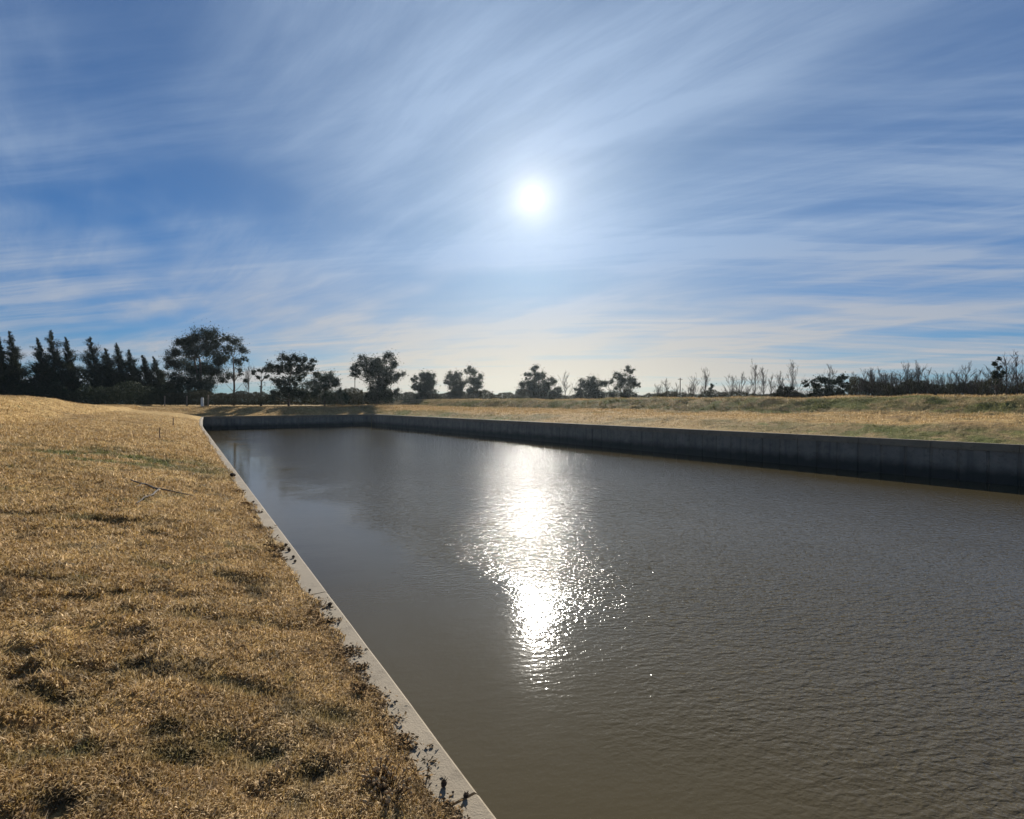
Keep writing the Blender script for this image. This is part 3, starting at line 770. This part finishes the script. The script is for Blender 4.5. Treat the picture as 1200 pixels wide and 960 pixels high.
# fallen branch
def branch():
    m = MB()
    def line(pix, r0, r1):
        P = [ground(*q) for q in pix]; pts = []
        for a, b in zip(P, P[1:]):
            for t in (0, .34, .67): pts.append(a.lerp(b, t) + Vector((random.uniform(-.02, .02), random.uniform(-.02, .02), 0)))
        pts.append(P[-1]); pts = [Vector((p.x, p.y, float(height(p.x, p.y)) + .05)) for p in pts]
        m.tube(pts, list(np.linspace(r0, r1, len(pts))), 6)
    line([(152, 566), (170, 571), (187, 577)], .011, .020)
    line([(187, 577), (175, 585), (160, 594)], .017, .007)
    line([(186, 576), (206, 580), (226, 585)], .015, .005)
    line([(170, 571), (160, 574)], .009, .005)
    tag(m.build('fallen_branch', M['twig']), 'dry forked branch lying on the lawn', 'branch')
branch()

# ------------------------------------------------------------------ litter on the kerb
def kerb_at(px, py):
    d = ray(px, py); t = -EYE / d.z
    return Vector((d.x * t, t, 0.002))
def clod_mesh(m, r, sq=.75):
    n = 8; V = []; F_ = []
    ph = random.random() * 9
    for i in range(6):
        th = math.pi * (i + .5) / 6
        for j in range(n):
            a = 2 * math.pi * j / n; q = r * (.72 + .5 * random.random())
            V.append((q * math.sin(th) * math.cos(a), q * math.sin(th) * math.sin(a), r * sq + q * math.cos(th) * sq))
    for i in range(5):
        for j in range(n): F_.append((i * n + j, (i + 1) * n + j, (i + 1) * n + (j + 1) % n, i * n + (j + 1) % n))
    F_.append(tuple(range(n))); F_.append(tuple(5 * n + j for j in range(n))[::-1]); m.addv(V, F_)
def clod(px, py, r, label, spikes=0, mat='dirt'):
    m = MB(); clod_mesh(m, r)
    for i in range(spikes):
        a = random.random() * 6.28; e = random.uniform(.1, 1.2); L = r * random.uniform(1.3, 1.9)
        d = Vector((math.cos(a) * math.cos(e), math.sin(a) * math.cos(e), math.sin(e)))
        m.tube([d * r * .5 + Vector((0, 0, r * .7)), d * L + Vector((0, 0, r * .7))], [r * .2, r * .07], 4)
    o = m.build('dirt_clod', M[mat]); g = kerb_at(px, py); o.location = g; o.rotation_euler = (0, 0, random.random() * 6)
    tag(o, label, 'clod', 'clods lying on the kerb')
clod(520, 922, .018, 'ragged dark clod, larger of the two on the nearest stretch of kerb', 9)
clod(546, 935, .014, 'smaller stubby clod nearest the water edge on the nearest stretch of kerb', 3)
clod(531, 930, .006, 'crumb of dirt between the two largest clods on the kerb', 1)
clod(273, 559, .07, 'dark lump on the farthest littered stretch of kerb, beside the blue water')
clod(335, 640, .024, 'single pebble sized clod near the water side of the kerb above the long litter patch')
clod(339, 646, .024, 'pebble sized clod just below another near the water side of the kerb')
clod(344, 654, .020, 'small clod by itself past the end of the long litter patch on the kerb')
clod(346, 659, .018, 'last small clod after the long litter patch on the kerb')
clod(297, 589, .022, 'tiny clod at the top of the first dark litter heap on the kerb')
clod(387, 710, .020, 'dark clod on bare concrete right of the leaf litter below the kerb joint')
clod(363, 693, .015, 'small clod against the grass at the cross joint of the kerb')

def litter():
    spots = [(265, 551, 1.2, 10), (276, 577, 1.2, 26), (279, 579, 1.2, 20), (291, 593, 1.0, 70), (297, 601, 1.0, 70), (303, 610, .9, 18), (302, 621, .9, 34), (311, 620, .8, 34), (318, 632, .8, 20), (322, 643, .8, 90), (330, 644, .6, 50), (322, 652, .7, 50), (328, 657, .6, 60), (316, 644, .6, 30),
             (370, 706, .6, 50), (378, 712, .6, 50), (380, 730, .8, 130), (372, 722, .6, 70), (390, 728, .5, 50), (408, 762, .5, 90), (418, 765, .5, 60), (400, 772, .5, 60), (414, 785, .45, 110), (424, 782, .4, 60), (425, 795, .4, 50), (430, 810, .5, 140), (440, 815, .4, 90), (450, 826, .4, 60),
             (420, 815, .4, 60), (462, 845, .35, 50), (472, 868, .3, 90), (478, 876, .25, 70), (466, 872, .25, 40), (498, 913, .2, 30), (506, 895, .15, 10), (497, 893, .15, 8), (505, 875, .15, 8), (522, 945, .3, 60), (532, 955, .25, 50)]
    C = []; S_ = []
    for px, py, k, n in spots:
        n = int(n * 1.7)
        g = kerb_at(px, py)
        w = rng.normal(size=(n, 2)) * [.06 * k ** .5, .045 * k ** .5 * max(1, g.y / 4) ** .7]
        x = g.x + w[:, 0] * max(1, g.y / 6) ** .5; y = g.y + w[:, 1]
        p, s = to_ps(x, y); ok = p < pL(s) - .02; x = x[ok]; y = y[ok]; ql = (pL(s) - KW - p)[ok]
        z = np.where(ql > 0, height(x, y) + .035, .003) + rng.random(len(x)) * .012
        C.append(np.stack([x, y, z], 1)); S_.append(np.full(len(x), .027 * max(.75, (g.y / 4.5)) ** .75))
    C = np.concatenate(C); S_ = np.concatenate(S_); n = len(C)
    d = rng.normal(size=(n, 3)) * [1, 1, .2]; d /= np.linalg.norm(d, axis=1)[:, None]
    e = np.cross(d, rng.normal(size=(n, 3)) * [.5, .5, 1]); e /= np.linalg.norm(e, axis=1)[:, None]
    L = (S_ * rng.uniform(.5, 1.5, n))[:, None]; W = L * rng.uniform(.25, .6, n)[:, None]
    C[:, 2] += np.abs(d[:, 2]) * L[:, 0] * .5
    V = np.stack([C - d * L * .5, C + e * W * .5 - d * L * .1, C + d * L * .5, C - e * W * .5 + d * L * .1], 1)
    tag(quads_mesh('leaf_litter', V, M['leaf']), 'dead leaves and crumbs of soil drifted on the kerb', 'litter', kind='stuff')
litter()

# seed-headed weed in the grass by the kerb
def weed(px, py, n, rad, label):
    global HEAD
    g = ground(px, py, True); root = empty('dried_weed', g, label, 'weed', 'dried weeds by the kerb'); st = MB(); heads = []
    for i in range(n):
        a = random.random() * 6.28; q = rad * random.random() ** .6; e = Vector((math.cos(a) * q, math.sin(a) * q, random.uniform(.02, .085)))
        b = e * .35; b.z = -.02
        st.tube([b, b.lerp(e, .6) + Vector((0, 0, .006)), e], [.0025, .002, .0016], 4)
        heads.append((e, random.uniform(.0045, .009)))
    st.build('stems', M['dirt'], root)
    for e, r in heads:
        o = HEAD.copy() if HEAD else None
        if o is None:
            hd = MB(); V = []
            for th in (.3, 1.1, 2.0, 2.8):
                for j in range(6): V.append((math.sin(th) * math.cos(j * 1.047), math.sin(th) * math.sin(j * 1.047), 1.35 * math.cos(th)))
            hd.addv(V, [(k * 6 + j, (k + 1) * 6 + j, (k + 1) * 6 + (j + 1) % 6, k * 6 + (j + 1) % 6) for k in range(3) for j in range(6)] + [(0, 1, 2, 3, 4, 5), (23, 22, 21, 20, 19, 18)])
            o = hd.build('seed_head', M['bud']); HEAD = o
        else: COL.objects.link(o)
        o.parent = root; o.location = e; o.scale = (r, r, r); o.rotation_euler = (random.uniform(-.7, .7), random.uniform(-.7, .7), 0)
HEAD = None
weed(452, 938, 70, .13, 'dark dried weed with many pale seed heads in the nearest grass beside the kerb')
weed(444, 912, 26, .08, 'smaller dried weed with a few pale heads just behind the larger one')

# ------------------------------------------------------------------ air
def build_haze():
    m = MB(); m.box((0, 0, 11), (1250, 1250, 34)); o = m.build('haze', bpy.data.materials.new('thin_air')); mt = o.data.materials[0]; mt.use_nodes = True; nt = mt.node_tree; nt.nodes.clear(); k = N(nt)
    out = k.n('OutputMaterial'); v = k.n('VolumePrincipled'); v.inputs['Color'].default_value = (.72, .86, 1.0, 1); v.inputs['Density'].default_value = HAZE; v.inputs['Anisotropy'].default_value = .8
    k.l(v.outputs[0], out.inputs[1]); tag(o, 'added thin bluish haze imitating lens glare over the far trees', kind='stuff')
HAZE = .0001  # thin volume added to veil the trees below the sun like lens glare
build_haze()

# ------------------------------------------------------------------ world
def build_world():
    w = bpy.data.worlds.new('World'); SC.world = w; w.use_nodes = True; nt = w.node_tree; nt.nodes.clear(); k = N(nt)
    out = k.n('OutputWorld')
    sky = k.n('TexSky', sky_type='NISHITA'); sky.sun_disc = False
    sky.sun_elevation = SUN_EL; sky.sun_rotation = SUN_AZ; sky.altitude = 50; sky.air_density = 1.0; sky.dust_density = .4; sky.ozone_density = 2.5
    d = k.n('TexCoord').outputs['Generated']
    dot = k.n('VectorMath', operation='DOT_PRODUCT'); k.l(d, dot.inputs[0]); dot.inputs[1].default_value = tuple(SUNV)
    dt = k.math('MAXIMUM', dot.outputs['Value'], 0.0)
    sep = k.n('SeparateXYZ'); k.l(d, sep.inputs[0])
    zz = k.math('MAXIMUM', k.add(sep.outputs[2], .10), .05)
    comb = k.n('CombineXYZ'); k.l(k.math('DIVIDE', sep.outputs[0], zz), comb.inputs[0]); k.l(k.math('DIVIDE', sep.outputs[1], zz), comb.inputs[1])
    q = comb.outputs[0]
    # cirrus: long combed fibres inside broad veils
    # gentle bend of the fibres
    wx = k.n('VectorMath', operation='MULTIPLY_ADD'); nz = k.n('TexNoise'); k.l(q, nz.inputs['Vector']); nz.inputs['Scale'].default_value = .7; nz.inputs['Detail'].default_value = 2
    k.l(nz.outputs['Color'], wx.inputs[0]); wx.inputs[1].default_value = (.22, .22, 0); k.l(q, wx.inputs[2]); w_ = wx.outputs[0]
    def comb_(ang, sc, loc):                       # turn first, then stretch, so the fibres run along ang
        return k.mapping(k.mapping(w_, rot=(0, 0, R(ang))), sc, loc=loc)
    qa = comb_(6, (.16, 1.6, 1), (2.3, .4, 0)); qb = comb_(45, (.30, 1.9, 1), (5.1, 7.7, 0)); qc = comb_(32, (.28, 1.9, 1), (8.1, 1.7, 0))
    fa = k.noise(qa, 2.8, 12, .66, .12); fb = k.noise(qb, 2.3, 12, .66, .25); fc = k.noise(qc, 2.4, 12, .66, .25)
    va = k.noise(comb_(4, (.22, .9, 1), (1.7, 3.2, 0)), 1.0, 4, .5, .2); vb = k.noise(comb_(48, (.5, .9, 1), (3.6, 5.2, 0)), 1.2, 4, .5, .2); vc = k.noise(comb_(40, (.5, .9, 1), (7.3, .6, 0)), 1.2, 4, .5, .2)
    ca = k.mul(k.math('MULTIPLY_ADD', k.step(.36, .66, fa), .85, .15), k.step(.42, .60, va)); cb = k.mul(k.math('MULTIPLY_ADD', k.step(.34, .68, fb), .7, .3), k.step(.42, .62, vb)); cc = k.mul(k.math('MULTIPLY_ADD', k.step(.34, .68, fc), .7, .3), k.step(.42, .62, vc))
    veil = k.mul(k.math('POWER', dt, 5.0), .40)
    low = k.mul(k.mul(k.step(.28, .05, sep.outputs[2]), k.math('POWER', dt, 7.0)), k.math('MULTIPLY_ADD', k.step(.3, .6, fa), .45, .40))
    hz = k.mul(k.step(.14, .0, sep.outputs[2]), .12)
    fac = k.add(k.add(k.mul(k.mul(ca, k.step(.62, .30, sep.outputs[2])), .62), k.add(k.mul(cb, .44), k.mul(cc, .36))), k.add(k.add(veil, hz), low))
    fac = k.math('MINIMUM', k.mul(fac, k.step(-.02, .03, sep.outputs[2])), .92)
    warm = k.step(.30, .02, sep.outputs[2])
    ccol = k.mix(k.mul(warm, k.math('POWER', dt, 2.5)), (.41, .56, .80), (.96, .80, .56))
    bright = k.add(k.mul(k.math('POWER', dt, 10.0), .12), .43)
    bs = k.n('Background'); k.l(k.mix(1.0, sky.outputs[0], k.mix(k.math('POWER', dt, 9.0), SKY_TINT, (.25, .40, .54)), 'MULTIPLY'), bs.inputs[0]); bs.inputs[1].default_value = SKY_STR
    bc = k.n('Background'); k.l(ccol, bc.inputs[0]); k.l(bright, bc.inputs[1])
    mx = k.n('MixShader'); k.l(fac, mx.inputs[0]); k.l(bs.outputs[0], mx.inputs[1]); k.l(bc.outputs[0], mx.inputs[2])
    # the sun's disc and its aureole in the ice cloud
    glow = k.add(k.add(k.mul(k.math('POWER', dt, 26000.0), 12.0), k.mul(k.math('POWER', dt, 1100.0), .25)), k.add(k.mul(k.math('POWER', dt, 130.0), .10), k.mul(k.math('POWER', dt, 14.0), .015)))
    bg = k.n('Background'); bg.inputs[0].default_value = (1.0, .90, .76, 1); k.l(glow, bg.inputs[1])
    ad = k.n('AddShader'); k.l(mx.outputs[0], ad.inputs[0]); k.l(bg.outputs[0], ad.inputs[1])
    k.l(ad.outputs[0], out.inputs[0])
SKY_STR = .05; SKY_TINT = (.17, .49, .85)
build_world()

sl = bpy.data.lights.new('sun', 'SUN'); sl.energy = 5.0; sl.angle = R(.5); sl.color = (1.0, .94, .84)
so = bpy.data.objects.new('sun', sl); COL.objects.link(so); so.rotation_euler = (-SUNV).to_track_quat('-Z', 'Y').to_euler()

cam = bpy.data.cameras.new('camera'); cam.sensor_width = 36; cam.lens = 36 * F / 1200; cam.clip_start = .05; cam.clip_end = 6000
co = bpy.data.objects.new('camera', cam); COL.objects.link(co); co.location = (0, 0, EYE); co.rotation_euler = (math.pi / 2 - PITCH, 0, 0)
SC.camera = co

SC.render.engine = 'CYCLES'
SC.cycles.max_bounces = 6; SC.cycles.diffuse_bounces = 2; SC.cycles.glossy_bounces = 3; SC.cycles.transmission_bounces = 2
SC.cycles.sample_clamp_direct = 60; SC.cycles.sample_clamp_indirect = 6; SC.cycles.use_denoising = True
SC.view_settings.view_transform = 'Standard'; SC.view_settings.look = 'None'; SC.view_settings.exposure = 0.75; SC.view_settings.gamma = 1.0
